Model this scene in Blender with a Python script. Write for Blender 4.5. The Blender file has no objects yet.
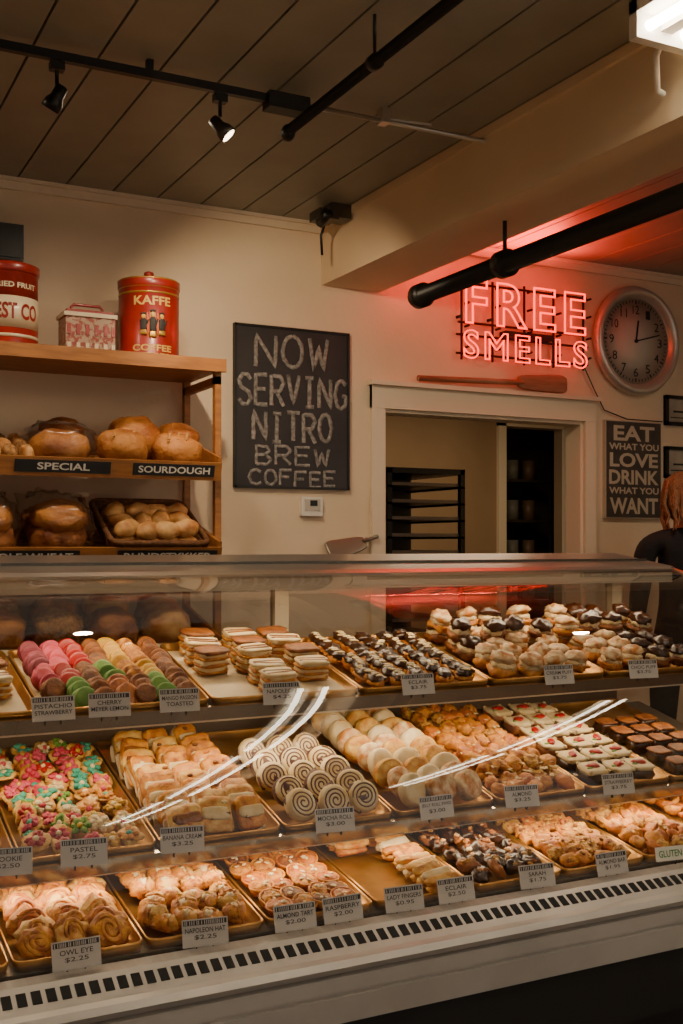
import bpy, math, random, colorsys
import numpy as np
from mathutils import Matrix, Vector, noise
R = random.Random(7)
PI = math.pi
T = Matrix.Translation
def Rx(d): return Matrix.Rotation(math.radians(d),4,'X')
def Ry(d): return Matrix.Rotation(math.radians(d),4,'Y')
def Rz(d): return Matrix.Rotation(math.radians(d),4,'Z')
def S(x,y=None,z=None):
    if y is None: y=z=x
    return Matrix.Diagonal((x,y,z,1))
def lin(h):
    if isinstance(h,str):
        h=[int(h[i:i+2],16)/255 for i in (0,2,4)]
    return tuple([(c/12.92 if c<=.04045 else ((c+.055)/1.055)**2.4) for c in h]+[1])

# ------------------------------------------------ materials
MC={}
def mat(name,col,rough=.6,metal=0,col2=None,scale=20,bump=0,bscale=None,emis=0,lo=.35,hi=.65,stretch=None,coat=0,sss=0):
    if name in MC: return MC[name]
    m=bpy.data.materials.new(name); m.use_nodes=True
    nt=m.node_tree; b=nt.nodes['Principled BSDF']
    b.inputs['Base Color'].default_value=lin(col)
    b.inputs['Roughness'].default_value=rough
    b.inputs['Metallic'].default_value=metal
    if coat: b.inputs['Coat Weight'].default_value=coat; b.inputs['Coat Roughness'].default_value=.2
    if emis:
        b.inputs['Emission Color'].default_value=lin(col); b.inputs['Emission Strength'].default_value=emis
    if col2 or bump:
        tc=nt.nodes.new('ShaderNodeTexCoord'); mp=nt.nodes.new('ShaderNodeMapping')
        if stretch: mp.inputs['Scale'].default_value=stretch
        nt.links.new(tc.outputs['Object'],mp.inputs[0])
        def nz(sc):
            n=nt.nodes.new('ShaderNodeTexNoise'); n.inputs['Scale'].default_value=sc
            n.inputs['Detail'].default_value=4; nt.links.new(mp.outputs[0],n.inputs['Vector']); return n
        if col2:
            n=nz(scale); cr=nt.nodes.new('ShaderNodeValToRGB')
            cr.color_ramp.elements[0].position=lo; cr.color_ramp.elements[1].position=hi
            cr.color_ramp.elements[0].color=lin(col); cr.color_ramp.elements[1].color=lin(col2)
            nt.links.new(n.outputs[0],cr.inputs[0]); nt.links.new(cr.outputs[0],b.inputs['Base Color'])
        if bump:
            n=nz(bscale or scale*2); bp=nt.nodes.new('ShaderNodeBump')
            bp.inputs['Strength'].default_value=bump; bp.inputs['Distance'].default_value=.01
            nt.links.new(n.outputs[0],bp.inputs['Height']); nt.links.new(bp.outputs[0],b.inputs['Normal'])
    MC[name]=m; return m
def glassmat(name,tint=.97,ior=1.5,rough=0.0):
    m=bpy.data.materials.new(name); m.use_nodes=True; nt=m.node_tree; nt.nodes.clear()
    o=nt.nodes.new('ShaderNodeOutputMaterial'); mx=nt.nodes.new('ShaderNodeMixShader')
    tr=nt.nodes.new('ShaderNodeBsdfTransparent'); gl=nt.nodes.new('ShaderNodeBsdfGlossy')
    fr=nt.nodes.new('ShaderNodeFresnel'); ge=nt.nodes.new('ShaderNodeNewGeometry'); ma=nt.nodes.new('ShaderNodeMath')
    ma.operation='MULTIPLY_ADD'; ma.inputs[1].default_value=-(ior-1/ior); ma.inputs[2].default_value=ior
    nt.links.new(ge.outputs['Backfacing'],ma.inputs[0]); nt.links.new(ma.outputs[0],fr.inputs['IOR'])
    tr.inputs[0].default_value=(tint,tint*.995,tint*.98,1); gl.inputs['Roughness'].default_value=rough
    nt.links.new(fr.outputs[0],mx.inputs[0]); nt.links.new(tr.outputs[0],mx.inputs[1]); nt.links.new(gl.outputs[0],mx.inputs[2])
    nt.links.new(mx.outputs[0],o.inputs[0]); return m

WALL=mat('wall_paint','dec8aa',.75,col2='d8c2a3',scale=3,bump=.08,bscale=60)
CEIL=mat('ceiling_paint','908b7c',.5,col2='878273',scale=4)
CEILGAP=mat('ceiling_gap','24221d',.9)
TRIM=mat('trim_paint','dfcdb2',.5)
BEAM=mat('beam_paint','dac3a2',.6,col2='d2ba98',scale=2)
FLOOR=mat('floor_tile','4b3b30',.5,col2='3d3028',scale=6)
WOOD=mat('pine_wood','a86c30',.55,col2='8c5826',scale=9,stretch=(1,6,6),bump=.1)
DWOOD=mat('worn_wood','9a7458',.6,col2='875f45',scale=9,stretch=(1,8,8))
BLACK=mat('black_metal','15130f',.4,metal=.3)
BLKPL=mat('black_plastic','151412',.5)
STEEL=mat('stainless','c4bdb2',.28,metal=.9)
BUMP=mat('bumper_steel','bdb8b1',.4,metal=.35,col2='b0aba4',scale=5)
CHROME=mat('chrome','d8d2c6',.12,metal=1)
DSTEEL=mat('dark_steel','57524b',.35,metal=.8)
ALU=mat('sheet_pan_metal','b98a4c',.32,metal=.8,col2='96682c',scale=12)
WHITE=mat('white_enamel','dcd6ca',.4)
CARD=mat('card_paper','b3aea9',.6)
INK=mat('ink','25221f',.7)
GREEN=mat('green_ink','2f7a3a',.6)
SKIN=mat('skin','c98f70',.5,col2='bf8263',scale=15)
GLASS=glassmat('curved_glass',.96,1.65)
GLASS2=glassmat('door_glass',.82,1.5)

# ------------------------------------------------ mesh builder
class MB:
    def __init__(s): s.v=[];s.n=0;s.f=[];s.mi=[];s.sm=[];s.mats=[]
    def add(s,t,M,m,smooth=True):
        v,f=t; A=np.array(M)
        w=v@A[:3,:3].T+A[:3,3]
        s.v.append(w); b=s.n; s.n+=len(v)
        if m not in s.mats: s.mats.append(m)
        k=s.mats.index(m)
        flip=np.linalg.det(A[:3,:3])<0
        for q in f:
            q=tuple(i+b for i in q); s.f.append(q[::-1] if flip else q)
        s.mi+= [k]*len(f); s.sm+=[smooth]*len(f); return s
    def box(s,x0,x1,y0,y1,z0,z1,m,M=None):
        s.add(BOX,(M or Matrix())@T(((x0+x1)/2,(y0+y1)/2,(z0+z1)/2))@S((x1-x0),(y1-y0),(z1-z0)),m,False); return s
    def obj(s,name,parent=None):
        V=np.concatenate(s.v); c=(V.min(0)+V.max(0))/2; c[2]=V[:,2].min()
        me=bpy.data.meshes.new(name); me.from_pydata((V-c).tolist(),[],s.f)
        for m in s.mats: me.materials.append(m)
        me.polygons.foreach_set('material_index',s.mi); me.polygons.foreach_set('use_smooth',s.sm); me.update()
        o=bpy.data.objects.new(name,me); bpy.context.collection.objects.link(o)
        o.location=Vector(c)
        if parent: o.parent=parent; o.location=Vector(c)-parent.location
        return o
def group(name,loc):
    e=bpy.data.objects.new(name,None); e.empty_display_size=.05; e.location=loc
    bpy.context.collection.objects.link(e); return e
BOX=(np.array([[x,y,z] for x in(-.5,.5) for y in(-.5,.5) for z in(-.5,.5)]),
     [(0,1,3,2),(4,6,7,5),(0,4,5,1),(2,3,7,6),(0,2,6,4),(1,5,7,3)])
def supq(e1=1,e2=1,seg=14,rings=8,fn=None):
    sp=lambda c,e: math.copysign(abs(c)**e,c)
    v=[];f=[]
    for i in range(1,rings):
        a=-PI/2+PI*i/rings
        for j in range(seg):
            b=2*PI*j/seg
            v.append([sp(math.cos(a),e1)*sp(math.cos(b),e2),sp(math.cos(a),e1)*sp(math.sin(b),e2),sp(math.sin(a),e1)])
    n=len(v); v+= [[0,0,-1],[0,0,1]]
    for i in range(rings-2):
        for j in range(seg):
            k=(j+1)%seg; f.append((i*seg+j,i*seg+k,(i+1)*seg+k,(i+1)*seg+j))
    for j in range(seg):
        k=(j+1)%seg; f.append((n,k,j)); o=(rings-2)*seg; f.append((n+1,o+j,o+k))
    v=np.array(v)
    if fn: v=np.array([fn(Vector(p)) for p in v])
    return v,f
SPH=supq(); RBOX=supq(.35,.35,16,8); RBOX2=supq(.5,.3,20,8); DISC=supq(.35,1,18,8)
def lump(seed,amp=.15,fr=1.6,e1=1,e2=1,seg=16,rings=10):
    o=Vector((seed*7.3,seed*1.7,seed*3.1))
    return supq(e1,e2,seg,rings,lambda p:list(p*(1+amp*noise.noise(p*fr+o)*2)))
LUMPS=[lump(i,.24,2.2) for i in range(9)]
RB=[lump(i+20,.13,2.4,.45,.45,18,8) for i in range(7)]
def lathe(prof,seg=24):
    v=[];f=[]
    for r,z in prof:
        for j in range(seg): v.append([r*math.cos(2*PI*j/seg),r*math.sin(2*PI*j/seg),z])
    for i in range(len(prof)-1):
        for j in range(seg):
            k=(j+1)%seg; f.append((i*seg+j,i*seg+k,(i+1)*seg+k,(i+1)*seg+j))
    n=len(v); v+=[[0,0,prof[0][1]],[0,0,prof[-1][1]]]; o=(len(prof)-1)*seg
    for j in range(seg):
        k=(j+1)%seg; f.append((n,k,j)); f.append((n+1,o+j,o+k))
    return np.array(v),f
CYL=lathe([(1,-.5),(1,.5)])
def tube(pts,rad,n=8,flat=1.0,closed=False):
    P=[Vector(p) for p in pts]; N=len(P)
    if not hasattr(rad,'__len__'): rad=[rad]*N
    v=[];f=[]; up=None
    for i in range(N):
        if closed: d=P[(i+1)%N]-P[i-1]
        else: d=P[min(i+1,N-1)]-P[max(i-1,0)]
        d.normalize()
        if up is None: up=Vector((0,0,1)) if abs(d.z)<.9 else Vector((0,1,0))
        s=d.cross(up)
        if s.length<1e-4: s=d.cross(Vector((1,0,0)))
        s.normalize(); u=s.cross(d).normalized(); up=u
        for j in range(n):
            a=2*PI*j/n; v.append(list(P[i]+(s*math.cos(a)+u*math.sin(a)*flat)*rad[i]))
    for i in range(N if closed else N-1):
        o=(i+1)%N
        for j in range(n):
            k=(j+1)%n; f.append((i*n+j,o*n+j,o*n+k,i*n+k)[::-1])
    if not closed:
        f.append(tuple(range(n))[::1]); f.append(tuple((N-1)*n+j for j in range(n))[::-1])
    return np.array(v),f
def cyl(mb,a,b,r,m,n=16):
    mb.add(tube([a,b],r,n),Matrix(),m)
TC={}
def text_t(s,outline=0,off=0):
    k=(s,outline,off)
    if k in TC: return TC[k]
    cu=bpy.data.curves.new('t','FONT'); cu.body=s; cu.resolution_u=3
    cu.align_x='CENTER'
    if outline:
        cu.fill_mode='NONE'; cu.bevel_depth=outline; cu.bevel_resolution=2; cu.offset=off; cu.resolution_u=5; cu.space_character=1.25
    elif off: cu.offset=off
    o=bpy.data.objects.new('t',cu); bpy.context.collection.objects.link(o)
    bpy.context.view_layer.update()
    me=bpy.data.meshes.new_from_object(o.evaluated_get(bpy.context.evaluated_depsgraph_get()))
    v=np.array([list(p.co) for p in me.vertices]); f=[tuple(p.vertices) for p in me.polygons]
    bpy.data.objects.remove(o); bpy.data.meshes.remove(me); bpy.data.curves.remove(cu)
    mn=v.min(0);mx=v.max(0); c=(mn+mx)/2; v=v-c; v[:,0]/=(mx-mn)[0]; v[:,1]/=(mx-mn)[1]
    TC[k]=(v,f); return TC[k]
def text(mb,s,M,w,h,m,off=0.0):
    mb.add(text_t(s,0,off),M@Rx(90)@S(w,h,1),m,False)

# ------------------------------------------------ ROOM
YW=4.5; H=1.4; ZC=2.85
w=MB()
w.box(-1.6,2.54,YW,YW+.12,0,ZC,WALL).box(3.72,6.2,YW,YW+.12,0,ZC,WALL).box(2.54,3.72,YW,YW+.12,2.035,ZC,WALL)
w.obj('wall_back')
MB().box(-1.72,-1.6,-2.6,YW+.12,0,ZC,WALL).obj('wall_left')
MB().box(6.2,6.32,-2.6,YW+.12,0,ZC,WALL).obj('wall_right')
MB().box(-1.72,6.32,-2.6,7.6,-.1,0,FLOOR).obj('floor')
c=MB(); c.box(-1.72,6.32,-2.6,YW+.12,ZC+.015,ZC+.1,CEILGAP)
x=-1.6
while x<6.2:
    c.box(x+.004,x+.186,-2.6,YW,ZC,ZC+.02,CEIL); x+=.19
c.obj('ceiling')
MB().box(-1.6,2.22,YW-.02,YW,ZC-.045,ZC,TRIM).box(-1.6,2.22,YW-.035,YW,ZC-.015,ZC,TRIM).obj('trim_1')
MB().box(2.52,6.2,YW-.02,YW,ZC-.045,ZC,TRIM).box(2.52,6.2,YW-.035,YW,ZC-.015,ZC,TRIM).obj('trim_2')
b=MB(); b.box(2.22,2.52,-2.6,YW,2.575,ZC,BEAM).box(2.205,2.22,-2.6,YW,2.82,ZC,BEAM).box(2.52,2.535,-2.6,YW,2.82,ZC,BEAM)
b.obj('ceiling_beam')
d=MB()
d.box(2.47,2.54,YW-.022,YW,0,2.15,TRIM).box(3.72,3.79,YW-.022,YW,0,2.15,TRIM).box(2.47,3.79,YW-.024,YW,2.035,2.14,TRIM)
d.box(2.455,3.805,YW-.05,YW,2.14,2.16,TRIM)
d.box(2.54,2.555,YW,YW+.12,0,2.035,TRIM).box(3.705,3.72,YW,YW+.12,0,2.035,TRIM).box(2.555,3.705,YW,YW+.12,2.02,2.035,TRIM)
d.obj('door_1')
# back room
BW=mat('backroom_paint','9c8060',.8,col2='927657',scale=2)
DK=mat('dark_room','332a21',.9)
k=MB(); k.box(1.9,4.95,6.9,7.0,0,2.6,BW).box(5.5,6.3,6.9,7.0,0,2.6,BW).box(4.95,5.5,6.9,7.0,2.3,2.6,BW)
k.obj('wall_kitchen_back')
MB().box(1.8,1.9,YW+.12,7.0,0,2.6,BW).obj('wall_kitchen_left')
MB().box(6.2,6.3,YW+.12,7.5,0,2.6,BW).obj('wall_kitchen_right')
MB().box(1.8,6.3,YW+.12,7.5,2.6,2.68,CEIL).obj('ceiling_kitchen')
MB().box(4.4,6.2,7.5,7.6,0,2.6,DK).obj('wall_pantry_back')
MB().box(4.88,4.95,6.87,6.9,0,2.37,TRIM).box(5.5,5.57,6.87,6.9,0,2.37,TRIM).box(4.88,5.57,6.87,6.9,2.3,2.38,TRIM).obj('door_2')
g=MB()
for i in range(6):
    z=.3+i*.32; g.box(4.9,5.6,7.15,7.45,z,z+.02,DSTEEL)
    for j in range(4):
        xx=4.98+j*.16; g.add(CYL,T((xx,7.28,z+.02+.08))@S(.05,.05,.16),mat('jar_%d'%(j%3),['5f4a35','8a3b2a','7d7a70'][j%3],.5))
for xx in(4.9,5.58):
    for yy in (7.15,7.43): g.box(xx,xx+.02,yy,yy+.02,0,2.05,DSTEEL)
g.obj('pantry_shelf')
# speed rack
g=MB()
for xx in(3.02,3.5):
    for yy in(5.3,5.9): g.box(xx,xx+.03,yy,yy+.03,.08,1.83,BLACK)
for i in range(17):
    z=.2+i*.095
    g.box(3.02,3.05,5.3,5.93,z,z+.012,DSTEEL); g.box(3.5,3.53,5.3,5.93,z,z+.012,DSTEEL)
    g.box(3.05,3.5,5.32,5.92,z+.012,z+.03,mat('old_pan','6e6257',.4,metal=.5))
g.box(3.02,3.53,5.3,5.93,1.8,1.83,BLACK); g.box(3.02,3.53,5.3,5.93,.08,.11,BLACK); g.box(3.05,3.5,5.9,5.92,.1,1.8,BLACK)
for xx in(3.04,3.51):
    for yy in(5.33,5.9): g.add(CYL,T((xx,yy,.04))@Ry(90)@S(.04,.04,.025),BLKPL)
g.obj('sheet_pan_rack')

# ------------------------------------------------ WALL ITEMS
# chalkboard
ST={'N':[[(0,0),(0,1),(1,0),(1,1)]],'O':[[(.5+.5*math.sin(t*PI/6),.5+.5*math.cos(t*PI/6)) for t in range(13)]],
'W':[[(0,1),(.25,0),(.5,.75),(.75,0),(1,1)]],
'S':[[(.95,.85),(.7,1),(.3,1),(.02,.8),(.15,.58),(.8,.42),(1,.2),(.7,0),(.3,0),(0,.17)]],
'E':[[(1,1),(0,1),(0,0),(1,0)],[(0,.52),(.8,.52)]],'R':[[(0,0),(0,1),(.7,1),(1,.78),(.7,.5),(0,.48)],[(.4,.5),(1,0)]],
'V':[[(0,1),(.5,0),(1,1)]],'I':[[(.5,0),(.5,1)],[(.0,1),(1,1)],[(.0,0),(1,0)]],
'G':[[(1,.85),(.6,1),(.2,.9),(0,.5),(.2,.1),(.6,0),(1,.15),(1,.45),(.6,.45)]],
'T':[[(.5,0),(.5,1)],[(0,1),(1,1)]],'B':[[(0,0),(0,1),(.7,.97),(.85,.75),(.6,.53),(0,.5)],[(.6,.53),(1,.28),(.75,.02),(0,0)]],
'C':[[(1,.85),(.6,1),(.2,.9),(0,.5),(.2,.1),(.6,0),(1,.15)]],'F':[[(1,1),(0,1),(0,0)],[(0,.52),(.8,.52)]]}
CHALK=mat('chalk','9a958f',.9,col2='66625d',scale=60)
g=group('chalkboard',(2.07,YW-.02,1.65))
m=MB(); m.box(1.79,2.352,YW-.02,YW,1.65,2.365,mat('slate','262426',.6,col2='302d2e',scale=7)); 
for a in ((1.79,1.80,1.65,2.365),(2.342,2.352,1.65,2.365),(1.79,2.352,1.65,1.66),(1.79,2.352,2.355,2.365)):
    m.box(a[0],a[1],YW-.026,YW-.01,a[2],a[3],BLKPL)
m.obj('board',g)
m=MB()
def chalk(s,x0,x1,z0,z1):
    n=len(s); cw=(x1-x0)/n; 
    for i,ch in enumerate(s):
        ww=cw*.74*(.7 if ch=='I' else 1); xo=x0+cw*i+(cw-ww)/2; dz=R.uniform(-.006,.006)
        for st in ST[ch]:
            pts=[(xo+p[0]*ww+R.uniform(-.002,.002),YW-.021,z0+dz+p[1]*(z1-z0)) for p in st]
            q=[]
            for a,b_ in zip(pts,pts[1:]):
                for t in range(4):
                    q.append(Vector(a).lerp(Vector(b_),t/4)+Vector((R.uniform(-.001,.001),0,R.uniform(-.001,.001))))
            q.append(Vector(pts[-1]))
            rr=.0105 if z1-z0>.09 else .0078
            v,f=tube(q,[rr*R.uniform(.9,1.1) for _ in q],6)
            v=v.copy(); v[:,1]=YW-.021+(v[:,1]-(YW-.021))*.1
            m.add((v,f),Matrix(),CHALK)
chalk('NOW',1.875,2.26,2.185,2.325); chalk('SERVING',1.80,2.345,2.02,2.15); chalk('NITRO',1.87,2.27,1.86,1.985)
chalk('BREW',1.88,2.26,1.755,1.835); chalk('COFFEE',1.85,2.29,1.665,1.73)
m.obj('lettering',g)
# thermostat
MB().box(2.11,2.215,YW-.025,YW,1.53,1.615,WHITE).box(2.125,2.2,YW-.03,YW-.02,1.555,1.605,mat('therm_grey','b8b0a2',.4)).box(2.15,2.185,YW-.032,YW-.02,1.575,1.6,BLKPL).obj('thermostat')
# peel
m=MB(); cyl(m,(2.71,YW-.035,2.185),(3.32,YW-.03,2.205),.014,DWOOD)
m.add(supq(.3,.4,20,8,lambda p:[p.x,p.y*(.85+.15*p.x),p.z]),T((3.44,YW-.03,2.21))@Ry(-1)@Rx(90)@S(.155,.05,.009),DWOOD)
m.obj('pizza_peel')
# neon
NEON=mat('neon_glass','ff2c18',.3,emis=4.6)
g=group('neon_sign',(3.32,YW-.06,2.28))
m=MB()
m.add(text_t('FREE',.016,.014),T((3.31,YW-.08,2.565))@Rx(90)@S(.73,.215,.3),NEON)
m.add(text_t('SMELLS',.018,.014),T((3.31,YW-.08,2.36))@Rx(90)@S(.75,.14,.25),NEON)
m.obj('tubes',g)
m=MB()
for z in(2.47,2.66): cyl(m,(2.93,YW-.04,z),(3.71,YW-.04,z),.006,BLACK,8)
for z in(2.32,2.41): cyl(m,(2.92,YW-.04,z),(3.72,YW-.04,z),.006,BLACK,8)
for xx in(2.95,3.13,3.32,3.5,3.69):
    cyl(m,(xx,YW-.04,2.29),(xx,YW-.04,2.68),.006,BLACK,8); cyl(m,(xx,YW-.04,2.5),(xx,YW,2.5),.008,BLACK,8)
    for z in (2.35,2.45,2.56,2.65): cyl(m,(xx+.02,YW-.04,z),(xx+.02,YW-.075,z),.006,BLKPL,8)
m.box(3.2,3.5,YW-.05,YW,2.425,2.45,BLKPL)
m.add(tube([(3.7,YW-.03,2.32),(3.78,YW-.02,2.2),(3.85,YW-.015,2.1),(4.0,YW-.02,2.06),(4.25,YW-.015,2.06)],.003,6),Matrix(),BLACK)
m.obj('frame',g)
# clock
g=group('wall_clock',(4.06,YW-.03,2.19)); CM=T((4.06,YW,2.475))@Rx(90)
m=MB()
m.add(lathe([(.27,0),(.285,.01),(.288,.03),(.278,.05),(.262,.058),(.245,.05),(.232,.03),(.228,.018),(.222,.015)],48),CM,mat('brushed_nickel','cac4b9',.3,metal=.55))
m.add(lathe([(.0,.016),(.226,.018)],48),CM,mat('clock_face','d6cebf',.5))
for i in range(60):
    a=i*6; r=.215; L=.014 if i%5 else .02
    m.add(BOX,CM@Rz(-a)@T((0,r-L/2,.0195))@S(.003 if i%5 else .006,L,.002),INK,False)
for i in range(12):
    h=i+1; a=math.radians(90-h*30)
    m.add(text_t(str(h)),CM@T((math.cos(a)*.165,math.sin(a)*.165,.0195))@S(.03*(1.5 if h>9 else 1),.045,1),INK,False)
m.add(BOX,CM@Rz(-8)@T((0,.05,.022))@S(.01,.12,.002),INK,False)
m.add(BOX,CM@Rz(-75)@T((0,.075,.025))@S(.007,.18,.002),INK,False)
m.add(CYL,CM@T((0,0,.024))@S(.01,.01,.008),INK)
m.obj('clock',g)
# sign
g=group('word_sign',(4.04,YW-.02,1.54)); m=MB(); SB=mat('sign_board','443f38',.6,col2='38332d',scale=20); CR=mat('sign_cream','b5a993',.7)
m.box(3.85,4.23,YW-.025,YW,1.54,2.05,CR).box(3.855,4.225,YW-.028,YW-.01,1.545,2.045,SB)
for s,zz,hh,ww in(('EAT',1.985,.08,.28),('WHAT YOU',1.915,.035,.34),('LOVE',1.845,.075,.33),('DRINK',1.755,.075,.34),('WHAT YOU',1.685,.035,.34),('WANT',1.605,.085,.33)):
    text(m,s,T((4.04,YW-.029,zz)),ww,hh,CR,.03)
m.obj('board',g)
# frames
for z0,z1 in((2.045,2.205),(1.76,1.93)):
    m=MB(); m.box(4.27,4.56,YW-.012,YW,z0,z1,mat('print_paper','8f8878',.3,col2='b5ad9c',scale=8))
    m.box(4.27,4.56,YW-.025,YW,z0,z0+.018,BLKPL).box(4.27,4.56,YW-.025,YW,z1-.018,z1,BLKPL).box(4.27,4.288,YW-.025,YW,z0,z1,BLKPL).box(4.542,4.56,YW-.025,YW,z0,z1,BLKPL)
    m.box(4.31,4.52,YW-.014,YW-.005,z0+.04,z0+.045,INK).box(4.33,4.5,YW-.014,YW-.005,z0+.07,z0+.08,INK)
    m.obj('picture_frame')
# scoop: flat blade, handle
m=MB()
SC=supq(.3,.35,18,8,lambda p:[p.x,p.y*(1-.3*p.x),p.z])
m.add(SC,T((2.33,YW-.04,1.39))@Ry(-14)@Rx(60)@S(.1,.045,.006),mat('dull_steel','857d6f',.4,metal=.8)); cyl(m,(2.41,YW-.04,1.415),(2.49,YW-.04,1.44),.009,MC['dull_steel'])
cyl(m,(2.45,YW-.04,1.428),(2.45,YW,1.428),.006,DSTEEL); m.obj('flour_scoop')
# speaker
MB().box(.7,.875,YW-.12,YW,2.5,2.64,BLKPL).box(.71,.865,YW-.126,YW-.11,2.51,2.63,BLACK).obj('wall_speaker')

# ------------------------------------------------ CEILING ITEMS
g=group('track_light',(1.0,3.21,2.74)); m=MB()
m.box(-1.2,1.456,3.2,3.222,2.795,2.82,BLACK)
for xx in(-1,0,1.0): m.box(xx,xx+.02,3.2,3.22,2.82,2.85,BLACK)
m.box(1.39,1.53,3.18,3.24,2.775,2.825,BLACK)
m.obj('rail',g)
LAMPON=mat('lamp_glow','ffe6bc',.4,emis=9)
for xx,on,rot in((.735,0,25),(1.235,1,-40)):
    m=MB(); m.box(xx-.02,xx+.02,3.195,3.225,2.765,2.79,BLACK); cyl(m,(xx,3.21,2.77),(xx,3.21,2.72),.006,BLACK,8)
    LM=T((xx,3.21,2.69))@Ry(rot)@Rx(25 if not on else -20)@S(.8)
    m.add(lathe([(.012,.045),(.022,.04),(.024,.0),(.034,-.02),(.036,-.05),(.031,-.05),(.028,-.03)],20),LM,BLACK if not on else DSTEEL)
    m.add(CYL,LM@T((0,0,-.044))@S(.03,.03,.006),LAMPON if on else DSTEEL)
    m.obj('spot_head',g)
m=MB(); cyl(m,(1.5,3.21,2.81),(2.22,3.21,2.81),.008,STEEL,10); cyl(m,(1.53,3.21,2.8),(2.0,3.21,2.83),.004,WHITE,6); m.box(1.8,1.83,3.19,3.23,2.8,2.85,STEEL)
m.obj('electrical_conduit')
m=MB(); cyl(m,(1.47,3.22,2.72),(1.47,-1.5,2.72),.017,BLACK); m.add(SPH,T((1.47,3.22,2.715))@S(.023,.026,.028),BLACK)
for yy in(2.65,1.2,-.2): cyl(m,(1.47,yy,2.72),(1.47,yy,2.85),.005,BLACK,8); m.add(CYL,T((1.47,yy,2.72))@Rx(90)@S(.022,.022,.03),BLACK)
m.obj('ceiling_pipe')
m=MB(); cyl(m,(2.37,3.9,2.42),(2.37,-1.5,2.42),.036,BLACK,24)
for yy,L in((3.88,.05),(3.3,.05)): m.add(CYL,T((2.37,yy,2.42))@Rx(90)@S(.05,.05,L),BLACK)
m.add(SPH,T((2.37,3.91,2.42))@S(.045,.03,.045),BLACK)
for yy in(3.3,2.2,.8): cyl(m,(2.37,yy,2.42),(2.37,yy,2.575),.008,BLACK,8)
m.obj('hanging_duct_pipe')
m=MB(); m.box(2.11,2.205,4.18,4.28,2.79,2.85,DSTEEL).box(2.04,2.13,4.15,4.25,2.77,2.81,DSTEEL); m.add(CYL,T((2.07,4.17,2.775))@Rx(70)@S(.022,.022,.08),BLACK)
m.add(tube([(2.1,4.22,2.77),(2.09,4.24,2.72),(2.1,4.25,2.64)],.006,6),Matrix(),BLACK); m.obj('security_camera')
TUBE=mat('fluorescent_tube','fff0d8',.4,emis=36)
def fluo(xc,ya,yb):
    g=group('fluorescent_fixture',(xc,(ya+yb)/2,2.7)); m=MB()
    m.box(xc-.1,xc+.1,ya,yb,2.765,2.80,WHITE); m.box(xc-.02,xc+.02,ya,yb,2.73,2.77,WHITE)
    for yy in(ya,yb-.03): m.box(xc-.1,xc+.1,yy,yy+.03,2.70,2.80,WHITE)
    for yy in(ya+.2,yb-.2): cyl(m,(xc,yy,2.8),(xc,yy,2.85),.008,WHITE,8)
    m.obj('housing',g); m=MB()
    for dx in(-.06,.06): cyl(m,(xc+dx,ya+.03,2.735),(xc+dx,yb-.03,2.735),.013,TUBE,12)
    m.obj('tubes',g)
fluo(2.07,.75,2.2); fluo(2.07,-.8,.7); fluo(2.07,-2.35,-.85); fluo(4.0,-.2,1.4); fluo(4.0,-1.8,-.25)
m=MB(); m.add(tube([(2.1,2.21,2.75),(2.11,2.25,2.71),(2.14,2.28,2.67),(2.17,2.31,2.65),(2.2,2.32,2.65)],.009,8),Matrix(),WHITE); m.obj('power_cord')

# ------------------------------------------------ BREAD RACK
g=group('bread_rack',(.7,4.28,0)); m=MB()
for xx in(-.3,1.55):
    for yy in(4.08,4.44): m.box(xx,xx+.025,yy,yy+.03,0,2.09,WOOD)
    m.box(xx,xx+.025,4.08,4.47,2.03,2.06,WOOD)
m.box(-.34,1.585,4.06,4.48,2.087,2.11,WOOD); m.box(-.34,1.585,4.05,4.065,2.075,2.125,WOOD)
SH=[]
for zf in(1.67,1.345,.98,.55):
    M=T((.62,4.03,zf))@Rx(15); SH.append(M)
    for i in range(7): m.box(-.92,.92,.01+i*.06,.05+i*.06,0,.012,WOOD,M)
    m.box(-.93,.93,-.012,.0,-.02,.05,WOOD,M); m.box(.918,.932,0,.43,-.02,.07,WOOD,M); m.box(-.935,-.92,0,.43,-.02,.07,WOOD,M)
m.obj('frame',g)
m=MB(); WT=mat('white_lettering','d6cfc2',.6)
def strip(M,x0,x1,s):
    m.box(x0-.62,x1-.62,-.017,-.012,-.005,.04,BLKPL,M); text(m,s,M@T(((x0+x1)/2-.62,-.018,.018)),min(.19,.030*len(s)*.9) if s=='SPECIAL' else (x1-x0)*.88,.026,WT,.02)
strip(SH[0],.77,1.115,'SPECIAL'); strip(SH[0],1.2,1.52,'SOURDOUGH'); strip(SH[1],1.14,1.53,'RUNDSTYKKER'); strip(SH[0],.2,.6,'RYE'); strip(SH[1],.6,1.0,'WHOLE WHEAT')
m.obj('shelf_labels',g)
CRUST=mat('bread_crust','94521c',.6,col2='c4823c',scale=9,bump=.7,bscale=45)
CRUST2=mat('dark_crust','7c3f1e',.6,col2='b07038',scale=16,bump=.6,bscale=50)
ROLL=mat('roll_crust','aa6a30',.55,col2='deae6c',scale=16,bump=.3)
SEED=mat('seed_crust','7a5028',.7,col2='b58348',scale=60,bump=.5)
OAT=mat('oat','d8bb85',.7)
BAG=glassmat('bread_bag',.95,1.5,.25)
def loaf(mb,M,x,y,rx,ry,rz,mt,seed=0,rot=0,z=.012):
    mb.add(lump(seed,.1,1.9,.8,.9,24,14),M@T((x-.62,y,z+rz*.85))@Rz(rot)@S(rx,ry,rz),mt)
m=MB()
loaf(m,SH[0],1.19,.11,.095,.09,.07,CRUST,1); loaf(m,SH[0],1.4,.10,.095,.09,.068,CRUST,2,20); loaf(m,SH[0],1.28,.27,.1,.09,.085,CRUST,3); loaf(m,SH[0],1.46,.28,.09,.09,.075,CRUST,6)
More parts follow.
